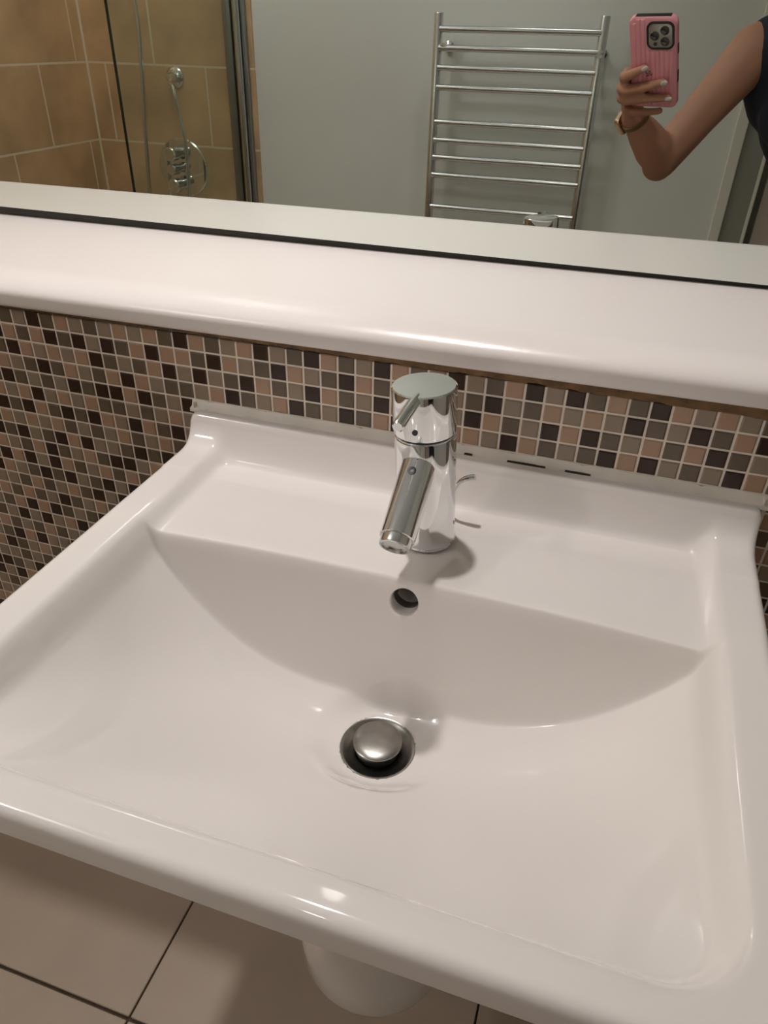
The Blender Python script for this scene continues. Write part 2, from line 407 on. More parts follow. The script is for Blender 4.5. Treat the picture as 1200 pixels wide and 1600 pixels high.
xs = [-HW + e for e in ed] + [-HW + 0.95 + (2 * HW - 1.9) * k / 186 for k in range(1, 186)] + [HW - e for e in reversed(ed)]
ys = [FRONT + e for e in ed]
yy = FRONT + 0.95
while yy < -0.1:
    yy += 0.025 if -9.4 < yy < -8.75 else 0.07 if (-10.8 < yy < -8.2 or yy > -2.7) else 0.17
    ys.append(min(yy, 0.0))
ys[-1] = -0.02; ys = [q for q in ys[:-1] if q < -0.06] + [-0.02]
def clampo(x, y):                                      # pull grid corners onto the rounded outline
    for _ in range(3):
        d = sd_rect(x, y, -HW, HW, FRONT, 6.0, 1.6)
        if d >= 0: break
        e = 1e-4
        gx_ = (sd_rect(x + e, y, -HW, HW, FRONT, 6.0, 1.6) - d) / e; gy_ = (sd_rect(x, y + e, -HW, HW, FRONT, 6.0, 1.6) - d) / e
        x += -d * gx_; y += -d * gy_
    return x, y
xs = sorted(xs + [0.08 + 0.075 * k + 0.011 for k in range(-12, 13)])
basin = thing('wash_basin', 'white rectangular porcelain wash basin fixed to the mosaic wall', 'basin', P(XC, 0, -8.6))
bm = bmesh.new(); NX, NY = len(xs), len(ys)
top = [[None] * NY for _ in range(NX)]; und = [[None] * NY for _ in range(NX)]
for i, x in enumerate(xs):
    for j, y in enumerate(ys):
        px_, py_ = clampo(x, y)
        top[i][j] = bm.verts.new(P(XC + px_, py_, surf(px_, py_)))
def under(x, y):
    e = math.hypot(x / 13.6, (y + 11.5) / 11.2)
    lo = -7.55 - 8.4 * sm(1.06, 0.62, e) if e < 1.06 else -7.55
    rr = sd_rect(x, y, -HW, HW, FRONT, 6.0, 1.6)
    return min(lo + 0.35 * (1 - sm(0, 0.6, rr)), surf(x, y) - (0.45 + 0.5 * sm(0, 1.0, rr)))
for i, x in enumerate(xs):
    for j, y in enumerate(ys):
        px_, py_ = clampo(x, y); q = 0.985 if (i in (0, NX-1)) else 1
        und[i][j] = bm.verts.new(P(XC + px_, py_, under(px_, py_)))
for i in range(NX - 1):
    for j in range(NY - 1):
        bm.faces.new((top[i][j], top[i+1][j], top[i+1][j+1], top[i][j+1]))
        bm.faces.new((und[i][j], und[i][j+1], und[i+1][j+1], und[i+1][j]))
for i in range(NX - 1):
    bm.faces.new((top[i+1][0], top[i][0], und[i][0], und[i+1][0])); bm.faces.new((top[i][-1], top[i+1][-1], und[i+1][-1], und[i][-1]))
for j in range(NY - 1):
    bm.faces.new((top[0][j], top[0][j+1], und[0][j+1], und[0][j])); bm.faces.new((top[-1][j+1], top[-1][j], und[-1][j], und[-1][j+1]))
bmesh.ops.remove_doubles(bm, verts=bm.verts[:], dist=1e-6)
bmesh.ops.recalc_face_normals(bm, faces=bm.faces[:])
# overflow: a round hole let into the back wall of the bowl, its throat coloured dark in place of shade
OV = P(XC + 0.08, -9.05, -7.98); OA = Vector((0, 1, 0.12)).normalized(); OU = Vector((1, 0, 0)); OW = OU.cross(OA)
bm.normal_update()
def orad(v):
    d = v.co - OV; return math.hypot(d.dot(OU), d.dot(OW)) / S, d
kill = [v for v in bm.verts if abs(v.co.y - OV.y) < 0.6 * S and v.normal.z > -0.5 and orad(v)[0] < 0.68]
bmesh.ops.delete(bm, geom=kill, context='VERTS')
rim = [e for e in bm.edges if len(e.link_faces) == 1 and all(orad(v)[0] < 1.3 for v in e.verts)]
for v in {v for e in rim for v in e.verts}:
    r, d = orad(v); k = 0.72 / r; x2, w2 = d.dot(OU) * k, d.dot(OW) * k
    dz = (w2 - d.dot(OW)) * OW.z
    v.co = v.co + OU * (x2 - d.dot(OU)) + Vector((0, dz / 4.8, dz))
cur = rim
for dist in (0.06, 0.25, 0.55, 1.0, 2.6):
    ex = bmesh.ops.extrude_edge_only(bm, edges=cur)['geom']
    vs = [g for g in ex if isinstance(g, bmesh.types.BMVert)]; cur = [g for g in ex if isinstance(g, bmesh.types.BMEdge)]
    for v in vs:
        d = v.co - OV; base = OV.y + d.dot(OW) * OW.y
        t = dist * S
        v.co.y += t if dist < 0.3 else (OV.y + t - v.co.y)
        if dist == 0.06: r, d = orad(v); v.co -= (OU * d.dot(OU) + OW * d.dot(OW)) * 0.07
    if dist >= 0.25:
        pass
try: bmesh.ops.contextual_create(bm, geom=cur)
except Exception: pass
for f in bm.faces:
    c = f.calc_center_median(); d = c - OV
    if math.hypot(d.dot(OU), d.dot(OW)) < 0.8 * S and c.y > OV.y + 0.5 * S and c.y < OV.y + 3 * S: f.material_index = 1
off = wloc(basin)
for v in bm.verts: v.co -= off
me = bpy.data.meshes.new('basin_body'); bm.to_mesh(me); bm.free()
me.materials.append(M['porcelain']); me.materials.append(M['hole'])
body = link('basin_body', me, None, basin)
for p in me.polygons: p.use_smooth = True
try: me.set_sharp_from_angle(angle=math.radians(50))
except Exception: pass
# silicone bead round the upstand
def bead(xa, xb):
    mb = MB(); rs = []
    n = 60
    for k in range(n + 1):
        u = xa + (xb - xa) * k / n; wv = 0.05 * math.sin(u * 2.1) + 0.03 * math.sin(u * 5.3)
        rs.append([P(u, -0.02, -4.60), P(u, -0.46, -4.60), P(u, -0.44, -4.40), P(u, -0.20, -4.36 + wv), P(u, -0.06, -4.02 + wv), P(u, -0.02, -4.0 + wv)])
    mb.rings(rs); return mb
bead(XC - HW - 0.25, XC + HW + 0.25).done('sealant_bead', M['sealant'], basin, angle=70)
for sx in (-1, 1):
    mb = MB(); rs = []
    for k in range(25):
        z = -4.1 - 3.2 * k / 24; u = XC + sx * (HW + 0.02)
        rs.append([P(u - sx * 0.1, -0.02, z), P(u + sx * (0.30 - 0.1 * k / 24), -0.02, z), P(u + sx * 0.2, -0.12, z), P(u - sx * 0.02, -0.42 + 0.1 * k / 24, z)])
    mb.rings(rs); mb.done('sealant_bead', M['sealant'], basin, angle=70)
mb = MB()
for xa, xb, yo in ((31.6, 33.6, 0), (34.6, 35.9, 0), (29.3, 29.75, -0.02)):
    rs = []
    for k in range(13):
        u = xa + (xb - xa) * k / 12; t = 0.10 * math.sin(PI * k / 12) + 0.01
        rs.append([P(u, -0.44, -4.385), P(u, -0.44 + t * 0.6, -4.375 + t * 0.3), P(u, -0.30 + t * 0.3, -4.36 + 0.02)])
    mb.rings(rs)
mb.done('mould_spots', M['sealant_dark'], basin, angle=60)['kind'] = 'stuff'

# half pedestal under the basin
ped = thing('half_pedestal', 'white rounded half pedestal under the wash basin hiding the pipes', 'pedestal', P(XC - 0.3, 0, -37))
mb = MB(); rs = []
for z, k in ((-16.9, 0.0), (-24, 0.0), (-33, 0.02), (-35.2, 0.10), (-36.0, 0.3), (-36.5, 0.7), (-36.8, 1.4)):
    R0 = 4.9 - k; cx, cy = XC - 0.35, -10.5
    ring = [P(cx + R0, -0.05, z)] + [P(cx + R0 * math.cos(PI * q / 32), cy - R0 * math.sin(PI * q / 32), z) for q in range(33)] + [P(cx - R0, -0.05, z)]
    rs.append(ring)
mb.rings(rs); mb.done('pedestal_shell', M['porcelain'], ped, angle=50)

# waste with pop-up plug
waste = thing('basin_waste', 'worn steel pop-up waste with raised plug in the bowl of the basin', 'drain', P(XC + WX, WY, ZW))
mb = MB(); mb.lathe([(0.95, -0.9), (1.0, -0.40), (1.08, -0.24), (1.40, -0.12), (1.62, -0.02), (1.70, 0.04), (1.76, 0.05), (1.80, 0.0), (1.80, -0.12)] , (0, 0, 0), n=64, cap0=True, cap1=False)
for v in mb.bm.verts: v.co *= S
mb.done('waste_flange', M['steel'], waste, local=True)
mb = MB(); mb.lathe([(0.93, -1.0), (0.99, -0.25), (1.04, -0.1), (1.05, 0.28), (0.9, 0.34)], n=48)
for v in mb.bm.verts: v.co *= S
mb.done('plug_gasket', M['rubber'], waste, local=True)
mb = MB(); mb.lathe([(1.02, 0.33), (1.14, 0.36), (1.17, 0.41), (1.16, 0.46), (1.10, 0.50), (0.8, 0.555), (0.4, 0.585), (0.0, 0.595)], n=64)
for v in mb.bm.verts: v.co *= S
mb.done('plug_cap', M['steel'], waste, local=True)

# ------------------------------------------------------------------ the tap (local frame: z up, spout along -y), in pitches
tap = thing('basin_tap', 'chrome single lever mixer tap standing on the back of the basin', 'tap', P(28.70, -5.25, -6.62))
tap.rotation_euler = (math.radians(1.0), math.radians(-3.9), math.radians(-2))
def tapart(name, mb, m, parent=None, angle=35):
    for v in mb.bm.verts: v.co *= S
    return mb.done(name, m, parent or tap, local=True, angle=angle)
mb = MB(); mb.lathe([(1.40, 0.0), (1.40, 0.06), (1.36, 0.10), (1.39, 2.0), (1.43, 5.70), (1.41, 5.76), (1.33, 5.80)], n=64)
tapart('tap_body', mb, M['chrome'])
mb = MB(); mb.lathe([(1.30, 5.7), (1.30, 5.95)], n=48); tapart('shadow_ring', mb, M['black'])
mb = MB(); mb.lathe([(1.34, 5.88), (1.43, 5.92), (1.45, 5.98), (1.47, 7.95), (1.46, 8.02), (1.40, 8.07), (0, 8.09)], n=64)
cap = tapart('handle_cap', mb, M['chrome'])
mb = MB(); mb.tube([(0, -1.0, 7.84), (0, -1.5, 7.84), (-0.02, -3.38, 7.73), (-0.02, -3.50, 7.725), (-0.02, -3.56, 7.72)], [0.27, 0.27, 0.275, 0.26, 0.2], 28); tapart('lever', mb, M['chrome'])
mb = MB(); mb.lathe([(0.13, 0), (0.13, 0.05), (0, 0.055)], (0.0, -1.44, 6.42), (0, -1, 0), 20); tapart('indicator_dot', mb, M['black'], cap)
sd = Vector((0, -0.878, -0.478)); s0 = Vector((0, -0.55, 4.75)); SL = 4.28
mb = MB(); mb.lathe([(0.80, 0), (0.80, SL - 0.12), (0.79, SL - 0.03), (0.76, SL), (0.66, SL)], s0, sd, 48); spout = tapart('spout', mb, M['chrome'])
a0 = s0 + sd * (SL - 0.1)
mb = MB(); mb.lathe([(0.71, 0.0), (0.71, 0.42), (0.68, 0.50), (0.58, 0.52), (0.56, 0.40), (0.0, 0.40)], a0, sd, 40); tapart('aerator', mb, M['rail'], tap)
mb = MB(); mb.lathe([(0.20, 0), (0.20, 0.03), (0.09, 0.03), (0.08, 0.0)], s0 + sd * 1.25 + Vector((0, -0.478, 0.878)) * 0.795, Vector((0, -0.478, 0.878)), 20); tapart('screw_plug', mb, M['black'], spout)
mb = MB(); pts = [(0.72, 2.15, 0), (0.74, 2.15, 0.8), (0.80, 2.15, 1.3), (0.92, 2.15, 1.75), (1.1, 2.16, 2.05), (1.35, 2.17, 2.25), (1.62, 2.18, 2.36), (1.86, 2.19, 2.42)]
mb.tube(pts, [0.13, 0.13, 0.13, 0.13, 0.14, 0.155, 0.17, 0.165], 14); tapart('pop_up_rod', mb, M['chrome'])

# ------------------------------------------------------------------ towel rail on the back wall
YR = -1.555
rail = thing('towel_rail', 'chrome ladder towel rail with nine bars on the painted wall', 'towel rail', (0.16, YB, 0.6))
zr = lambda z: Z0 + z
rp = lambda x, z: toward((x, zr(z)), YR)
xl, xr_ = rp(-0.090, 0).x, rp(0.411, 0).x
zt_, zb_ = rp(0, 0.292).z, 0.46
for x in (xl, xr_):
    mb = MB(); mb.lathe([(0.0138, 0), (0.0138, zt_ - zb_ - 0.002), (0.0125, zt_ - zb_), (0.0, zt_ - zb_)], (x, YR, zb_), n=24); mb.done('rail_post', M['rail'], rail)
for z in (0.250, 0.200, 0.147, 0.093, -0.006, -0.059, -0.111, -0.165, -0.266, -0.32, -0.375, -0.43):
    h = rp(0, z).z; mb = MB(); mb.tube([(xl + 0.006, YR + 0.006, h), (xr_ - 0.006, YR + 0.006, h)], 0.0092, 18); mb.done('rail_bar', M['rail'], rail)
for x, z in ((xl + 0.022, 0.203), (xr_ + 0.0, 0.197), (xl + 0.022, -0.40), (xr_, -0.40)):
    h = rp(0, z).z; mb = MB(); mb.lathe([(0.016, 0), (0.016, 0.008), (0.007, 0.012), (0.007, YR - YB + 0.004), (0.011, YR - YB + 0.005), (0.011, YR - YB + 0.014), (0, YR - YB + 0.015)], (x, YB, h), (0, 1, 0), 20); mb.done('wall_bracket', M['rail'], rail)
vh = toward((0.30, Z0 - 0.298), YR + 0.03)
mb = MB(); mb.tube([(vh.x - 0.052, YR + 0.03, vh.z), (vh.x - 0.02, YR + 0.03, vh.z), (vh.x - 0.019, YR + 0.03, vh.z), (vh.x + 0.045, YR + 0.03, vh.z)], [0.013, 0.013, 0.016, 0.016], 20)
mb.tube([(vh.x - 0.008, YR + 0.03, vh.z), (vh.x - 0.003, YR + 0.03, vh.z + 0.04)], 0.008, 16); mb.tube([(vh.x, YR + 0.03, vh.z), (vh.x, YR, vh.z - 0.0)], 0.008, 14)
mb.done('control_valve', M['rail'], rail)

# ------------------------------------------------------------------ shower: screen, valve, hose
XG = -0.783
scr = thing('shower_screen', 'clear glass shower screen in a blue grey aluminium wall profile', 'shower screen', (XG, YB, 0.5))
mb = MB(); mb.box((XG - 0.003, YB + 0.03, 0.55), (XG + 0.003, -0.912, 2.0), 0.0008, 1); mb.done('glass_panel', M['glass'], scr, smooth=False)
mb = MB(); mb.box((XG - 0.0034, -0.9125, 0.55), (XG + 0.0034, -0.9095, 2.0)); mb.done('glass_edge', mat('dark glass edge', (0.02, 0.03, 0.02), 0.2), scr, smooth=False)
mb = MB(); mb.box((XG - 0.034, YB + 0.009, 0.54), (XG - 0.004, YB + 0.042, 2.0), 0.003)
mb.done('wall_profile', M['alu'], scr)
mb = MB(); mb.tube([(XG + 0.012, YB + 0.03, 0.54), (XG + 0.012, YB + 0.03, 2.0)], 0.0135, 18); mb.done('hinge_tube', M['rail'], scr)
mb = MB(); mb.box((XG + 0.027, YB + 0.009, 0.54), (XG + 0.04, YB + 0.03, 2.0), 0.003); mb.done('edge_trim', M['alu'], scr)
sp = toward((-1.053, Z0 - 0.209), YB + 0.012)
sv = thing('shower_valve', 'chrome round shower valve with knobs on the tan tiled wall', 'shower valve', (sp.x, YB + 0.009, sp.z))
mb = MB(); mb.lathe([(0.102, 0), (0.102, 0.004), (0.098, 0.008), (0.03, 0.011)], (sp.x, YB + 0.009, sp.z), (0, 1, 0), 64); mb.done('valve_plate', M['chrome'], sv)
for dz, r in ((0.052, 0.024), (0.0, 0.019), (-0.056, 0.026)):
    mb = MB(); mb.lathe([(r * 0.8, 0.008), (r * 0.8, 0.03), (r, 0.034), (r, 0.066), (r * 0.85, 0.07), (0, 0.071)], (sp.x - 0.012, YB + 0.009, sp.z + dz), (0, 1, 0), 28); mb.done('valve_knob', M['chrome'], sv)
hp = toward((-1.055, Z0 + 0.085), YB + 0.03)
hose = thing('shower_hose', 'looped chrome shower hose hanging from the round wall outlet', 'hose', (hp.x, YB + 0.009, hp.z))
mb = MB(); mb.lathe([(0.034, 0), (0.034, 0.006), (0.028, 0.012), (0.016, 0.016), (0.014, 0.04), (0.012, 0.045), (0, 0.046)], (hp.x, YB + 0.009, hp.z), (0, 1, 0), 36); mb.done('wall_outlet', M['chrome'], hose)
def spline(pts, n=10):
    pts = [Vector(p) for p in pts]; out = []
    for i in range(len(pts) - 1):
        p0, p1, p2, p3 = pts[max(i-1, 0)], pts[i], pts[i+1], pts[min(i+2, len(pts)-1)]
        for k in range(n):
            t = k / n; out.append(0.5 * ((2*p1) + (p2-p0)*t + (2*p0-5*p1+4*p2-p3)*t*t + (3*p1-p0-3*p2+p3)*t**3))
    return out + [pts[-1]]
yh = YB + 0.055
hw = lambda x, z: toward((x, Z0 + z), yh)
yh = YB + 0.085
hs = [(hp.x, YB + 0.055, hp.z - 0.008), hw(-1.056, 0.047), hw(-1.044, -0.033), hw(-1.033, -0.105), hw(-1.034, -0.20), hw(-1.045, -0.31), hw(-1.10, -0.50), hw(-1.16, -0.52), hw(-1.215, -0.40), hw(-1.215, -0.30), hw(-1.197, -0.08), hw(-1.176, 0.12), hw(-1.168, 0.30), (-1.15, YB + 0.085, Z0 + 0.62)]
mb = MB(); mb.tube(spline(hs), 0.0065, 10); mb.done('hose_tube', M['rail'], hose)
mb = MB(); mb.tube([(-1.15, YB + 0.085, Z0 + 0.60), (-1.15, YB + 0.085, Z0 + 0.76), (-1.15, YB + 0.13, Z0 + 0.82)], [0.011, 0.012, 0.012], 14)
mb.lathe([(0.012, 0), (0.04, 0.02), (0.045, 0.03), (0, 0.032)], (-1.15, YB + 0.12, Z0 + 0.825), (0, 1, -0.5), 24); mb.done('hand_shower', M['chrome'], hose)
mb = MB(); mb.tube([(-1.15, YB + 0.009, Z0 + 0.70), (-1.15, YB + 0.085, Z0 + 0.70)], 0.012, 14); mb.done('shower_holder', M['chrome'], hose)

# ------------------------------------------------------------------ door behind the person
b = MB(); b.box((DX0 + 0.10, YB - 0.075, 0.0), (DX1 - 0.07, YB - 0.035, DZ - 0.07)); door = struct('door_1', b, M['door'], smooth=False)
b = MB(); b.box((0.834, YB, 0), (0.866, YB + 0.014, DZ + 0.03), 0.003); b.box((DX1, YB, 0), (DX1 + 0.05, YB + 0.014, DZ + 0.03), 0.003); b.box((0.866, YB, DZ), (DX1, YB + 0.014, DZ + 0.03), 0.003)
b.done('architrave', M['frame'], door, smooth=False)
b = MB(); b.box((0.866, YB - 0.08, 0), (0.931, YB + 0.004, DZ)); b.box((DX1 - 0.06, YB - 0.08, 0), (DX1, YB + 0.004, DZ)); b.box((0.931, YB - 0.08, DZ - 0.06), (DX1 - 0.06, YB + 0.004, DZ))
b.done('door_lining', M['lining'], door, smooth=False)
b = MB(); b.box((0.931, YB - 0.03, 0), (0.941, YB + 0.008, DZ - 0.06), 0.002); b.done('door_stop', M['frame'], door, smooth=False)
b = MB(); b.box((0.941, YB - 0.078, 0), (DX0 + 0.10, YB - 0.05, DZ - 0.06)); b.done('shadow_gap', M['lining'], door, smooth=False)
b = MB(); b.box((XL - 0.1, YB - 0.36, 0), (XR + 0.1, YB - 0.34, CEIL)); struct('wall_hall', b, M['wall'], smooth=False)

# ------------------------------------------------------------------ ceiling downlights
for lx, ly, lp, lb, where in LAMPS:
    t = thing('ceiling_downlight', 'round white recessed downlight ' + where, 'downlight', (lx, ly, CEIL), 'ceiling downlights')
    mb = MB(); mb.lathe([(0.036, -0.006), (0.044, -0.006), (0.046, -0.002), (0.046, 0.0), (0.036, 0.0)], (lx, ly, CEIL), n=40, cap0=False, cap1=False); mb.done('trim_ring', M['plastic_white'], t)

t = thing('ceiling_lamp', 'round chrome ceiling lamp holder beside the shower', 'lamp', (FILL_GLOBE[0], FILL_GLOBE[1], CEIL))
mb = MB(); mb.lathe([(0.055, 0), (0.055, -0.012), (0.045, -0.02), (0.018, -0.024), (0.018, -0.05)], (FILL_GLOBE[0], FILL_GLOBE[1], CEIL), n=40); mb.done('lamp_base', M['chrome'], t)
# ------------------------------------------------------------------ the phone
ph = thing('mobile_phone', 'mobile phone in a pink ribbed case held up to the mirror', 'phone', L(-0.0255, -0.05, 0.01))
def rrect(a0, a1, b0, b1, r, n=8):
    out = []
    for cx, cy, s in ((a1 - r, b1 - r, 0), (a0 + r, b1 - r, 1), (a0 + r, b0 + r, 2), (a1 - r, b0 + r, 3)):
        for k in range(n + 1): t = PI / 2 * (s + k / n); out.append((cx + r * math.cos(t), cy + r * math.sin(t)))
    return out
def slab(mb, a0, a1, b0, b1, r, layers):
    mb.rings([[L(a, b_, c) for a, b_ in rrect(a0 + i, a1 - i, b0 + i, b1 - i, max(r - i, 0.0005))] for i, c in layers]); return mb
PA0, PA1, PB0, PB1 = -0.0685, 0.0170, -0.1345, 0.0350
mb = MB(); slab(mb, PA0, PA1, PB0, PB1, 0.013, [(0.004, 0.0048), (0.0015, 0.0056), (0, 0.008), (0, 0.0145), (0.0012, 0.0165)])
case = mb.done('phone_case', M['pink'], ph, angle=60)
NR = 9; wdt = (PA1 - PA0 - 0.010) / NR
for k in range(NR):
    a = PA0 + 0.005 + wdt * (k + 0.5); e0, e1 = (0.010, 0.010) if k in (0, NR-1) else (0.003, 0.003)
    def rib(b0, b1):
        if b1 - b0 < 0.004: return
        m2 = MB(); rs = []
        for b_, q in ((b0, 0.3), (b0 + 0.001, 0.8), (b0 + 0.003, 1), (b1 - 0.003, 1), (b1 - 0.001, 0.8), (b1, 0.3)):
            rs.append([L(a + wdt * 0.47 * math.cos(t) , b_, 0.0052 - 0.0021 * q * math.sin(t)) for t in [PI * u / 8 for u in range(9)]])
        m2.rings(rs); m2.done('case_rib', M['pink'], case, angle=60)
    if a > -0.0405: rib(PB0 + e0, -0.0225); 
    else: rib(PB0 + e0, PB1 - e1)
mb = MB(); slab(mb, -0.0360, 0.0130, -0.0205, 0.0280, 0.012, [(0, 0.0058), (0, 0.0030), (0.0015, 0.0022), (0.0032, 0.0026), (0.0040, 0.0036)])
mod = mb.done('camera_surround', M['black'], ph, angle=60)
mb = MB(); slab(mb, -0.0325, 0.0095, -0.0170, 0.0245, 0.009, [(0, 0.0050), (0, 0.0034), (0.0005, 0.0031)]); mb.done('camera_plate', M['titanium'], ph, angle=60)
for a, b_ in ((-0.0033, 0.0135), (-0.0213, 0.0040), (-0.0033, -0.0060)):
    mb = MB(); mb.lathe([(0.0078, 0.0), (0.0078, 0.0014), (0.0068, 0.0016), (0.0062, 0.0012), (0, 0.0012)], L(a, b_, 0.0034), RF, 28); o = mb.done('camera_lens', M['lens'], ph)
mb = MB(); mb.lathe([(0.0032, 0.0), (0.0032, 0.0006), (0, 0.0006)], L(-0.0205, -0.0105, 0.0032), RF, 18); mb.done('camera_flash', M['black'], ph)
mb = MB(); slab(mb, PA0 + 0.004, PA1 - 0.004, PB0 + 0.004, PB1 - 0.004, 0.010, [(0, 0.0160), (0, 0.0170)]); mb.done('phone_screen', M['screen'], ph, angle=60)
mb = MB(); slab(mb, -0.057, 0.006, PB1 - 0.003, PB1 + 0.0008, 0.0015, [(0, 0.0075), (0, 0.0145)]); mb.done('case_top_slot', M['black'], ph)
for b0, b1 in ((-0.032, -0.014), (-0.085, -0.062)):
    mb = MB(); slab(mb, PA1 - 0.002, PA1 + 0.0009, b0, b1, 0.0012, [(0, 0.0085), (0, 0.0135)]); mb.done('side_button', M['black'], ph)
sq = [(-0.0395, -0.0605), (-0.037, -0.066), (-0.034, -0.0635), (-0.0315, -0.0600), (-0.0305, -0.0635), (-0.034, -0.0670), (-0.0385, -0.0705), (-0.033, -0.0690), (-0.0295, -0.0665), (-0.0285, -0.0690), (-0.0265, -0.0640)]
mb = MB(); mb.tube(spline([L(a, b_, 0.0029) for a, b_ in sq], 5), 0.00045, 6); mb.done('case_emblem', M['black'], ph)

# ------------------------------------------------------------------ the person (one continuous body surface)
def hull(mb, pts):
    """convex hull of spheres: [(centre, radius)...]"""
    tmp = bmesh.new()
    for c, r in pts: bmesh.ops.create_icosphere(tmp, subdivisions=3, radius=r, matrix=Matrix.Translation(c))
    res = bmesh.ops.convex_hull(tmp, input=tmp.verts[:])
    bmesh.ops.delete(tmp, geom=[g for g in set(res['geom_interior'] + res['geom_unused']) if isinstance(g, bmesh.types.BMVert)], context='VERTS')
    mb.take(tmp)
def chain(mb, pts):
    for (p, r), (q, s) in zip(pts, pts[1:]): hull(mb, [(Vector(p), r), (Vector(q), s)])
def voxel(mb, name, m, parent, size, smooth=4, fac=0.5):
    bmesh.ops.recalc_face_normals(mb.bm, faces=mb.bm.faces[:])
    me = bpy.data.meshes.new(name); mb.bm.to_mesh(me); mb.bm.free(); o = link(name, me, m, None)
    r = o.modifiers.new('r', 'REMESH'); r.mode = 'VOXEL'; r.voxel_size = size; r.use_smooth_shade = True
    if smooth: s_ = o.modifiers.new('s', 'SMOOTH'); s_.factor = fac; s_.iterations = smooth
    dg = bpy.context.evaluated_depsgraph_get(); nm = bpy.data.meshes.new_from_object(o.evaluated_get(dg))
    o.modifiers.clear(); o.data = nm; nm.name = name
    if len(nm.materials) == 0: nm.materials.append(m)
    offv = wloc(parent)
    for v in nm.vertices: v.co -= offv
    for p in nm.polygons: p.use_smooth = True
    o.parent = parent
    return o
BX, BY = 0.935, -0.90                    # body axis
person = thing('person', 'person in a sleeveless navy top holding a phone up to the mirror', 'person', (BX, BY, 0))
V3 = Vector
wr = L(-0.080, -0.180, 0.036)
elb = V3((0.627, -0.775, 1.025)); sh = V3((0.765, -0.86, 1.222))
mb = MB()
# left arm: shoulder, upper arm, forearm, wrist
chain(mb, [(V3((0.83, -0.89, 1.235)), 0.058), (sh, 0.052), (sh.lerp(elb, 0.28), 0.0455), (sh.lerp(elb, 0.6), 0.0395), (elb, 0.0365), (elb.lerp(wr, 0.28) , 0.0385), (elb.lerp(wr, 0.6), 0.0325), (elb.lerp(wr, 0.88), 0.0245), (wr, 0.0240)])
hull(mb, [(elb + V3((-0.004, -0.004, -0.010)), 0.0325), (elb.lerp(sh, 0.15), 0.036)])
# hand
mcp = [L(-0.0850, -0.085, 0.030), L(-0.0890, -0.106, 0.031), L(-0.0900, -0.127, 0.032), L(-0.0860, -0.148, 0.034)]
hull(mb, [(wr, 0.0225), (mcp[0], 0.0125), (mcp[1], 0.0125), (mcp[2], 0.012), (mcp[3], 0.0115)])
hull(mb, [(wr.lerp(mcp[3], 0.35), 0.018), (mcp[3], 0.0125), (mcp[2], 0.0125)])
hull(mb, [(wr.lerp(mcp[0], 0.3), 0.02), (L(-0.074, -0.130, 0.042), 0.016), (mcp[0], 0.0115)])
FING = [
 [mcp[0], L(-0.0830, -0.0765, 0.0085), L(-0.0735, -0.0680, -0.0035), L(-0.0560, -0.0585, -0.0052), L(-0.0385, -0.0505, -0.0036)],
 [mcp[1], L(-0.0890, -0.0985, 0.0070), L(-0.0760, -0.0945, -0.0045), L(-0.0360, -0.0850, -0.0062), L(-0.0040, -0.0765, -0.0036)],
 [mcp[2], L(-0.0900, -0.1190, 0.0070), L(-0.0760, -0.1150, -0.0045), L(-0.0330, -0.1080, -0.0062), L(0.0040, -0.1065, -0.0036)],
 [mcp[3], L(-0.0830, -0.1450, 0.0100), L(-0.0700, -0.1440, 0.0030), L(-0.0400, -0.1430, 0.0030), L(-0.0140, -0.1420, 0.0070)]]
FR = [(0.0110, 0.0100, 0.0096, 0.0086, 0.0070), (0.0115, 0.0104, 0.0100, 0.0088, 0.0072), (0.0110, 0.0100, 0.0096, 0.0086, 0.0070), (0.0100, 0.0088, 0.0084, 0.0076, 0.0064)]
for f, r in zip(FING, FR): chain(mb, list(zip(f, r)))
chain(mb, [(L(-0.078, -0.140, 0.044), 0.014), (L(-0.070, -0.105, 0.040), 0.0115), (L(-0.058, -0.080, 0.0290), 0.0098), (L(-0.046, -0.062, 0.0262), 0.0078)])
# torso, neck, head
def ell(mb, c, rx, ry, rz): 
    tmp = bmesh.new(); bmesh.ops.create_uvsphere(tmp, u_segments=24, v_segments=16, radius=1.0); mb.take(tmp, Matrix.Translation(c) @ Matrix.Diagonal((rx, ry, rz, 1)))
LX = lambda z: BX + max(0.0, 1.2 - z) * 0.45 if z > 0.8 else BX + 0.175
def torso(mb, g=0.0):
    hull(mb, [(V3((LX(1.225) - 0.105, BY, 1.225)), 0.058 + g), (V3((LX(1.225) + 0.105, BY, 1.225)), 0.058 + g), (V3((LX(1.10) - 0.070, BY, 1.10)), 0.088 + g), (V3((LX(1.10) + 0.070, BY, 1.10)), 0.088 + g)])
    hull(mb, [(V3((LX(1.10) - 0.070, BY, 1.10)), 0.088 + g), (V3((LX(1.10) + 0.070, BY, 1.10)), 0.088 + g), (V3((LX(0.95) - 0.045, BY, 0.95)), 0.076 + g), (V3((LX(0.95) + 0.045, BY, 0.95)), 0.076 + g)])
    hull(mb, [(V3((LX(0.95) - 0.045, BY, 0.95)), 0.076 + g), (V3((LX(0.95) + 0.045, BY, 0.95)), 0.076 + g), (V3((LX(0.79) - 0.08, BY - 0.01, 0.79)), 0.092 + g), (V3((LX(0.79) + 0.08, BY - 0.01, 0.79)), 0.092 + g)])
    for s in (-1, 1): ell(mb, (BX + s * 0.066, BY + 0.062, 1.115), 0.060 + g, 0.058 + g, 0.058 + g)
torso(mb)
chain(mb, [(V3((BX, BY - 0.015, 1.24)), 0.062), (V3((BX, BY - 0.005, 1.30)), 0.050), (V3((BX, BY + 0.005, 1.37)), 0.048)])
HC = V3((BX, BY + 0.022, 1.435))
ell(mb, HC + V3((0, -0.012, 0.022)), 0.070, 0.086, 0.088)
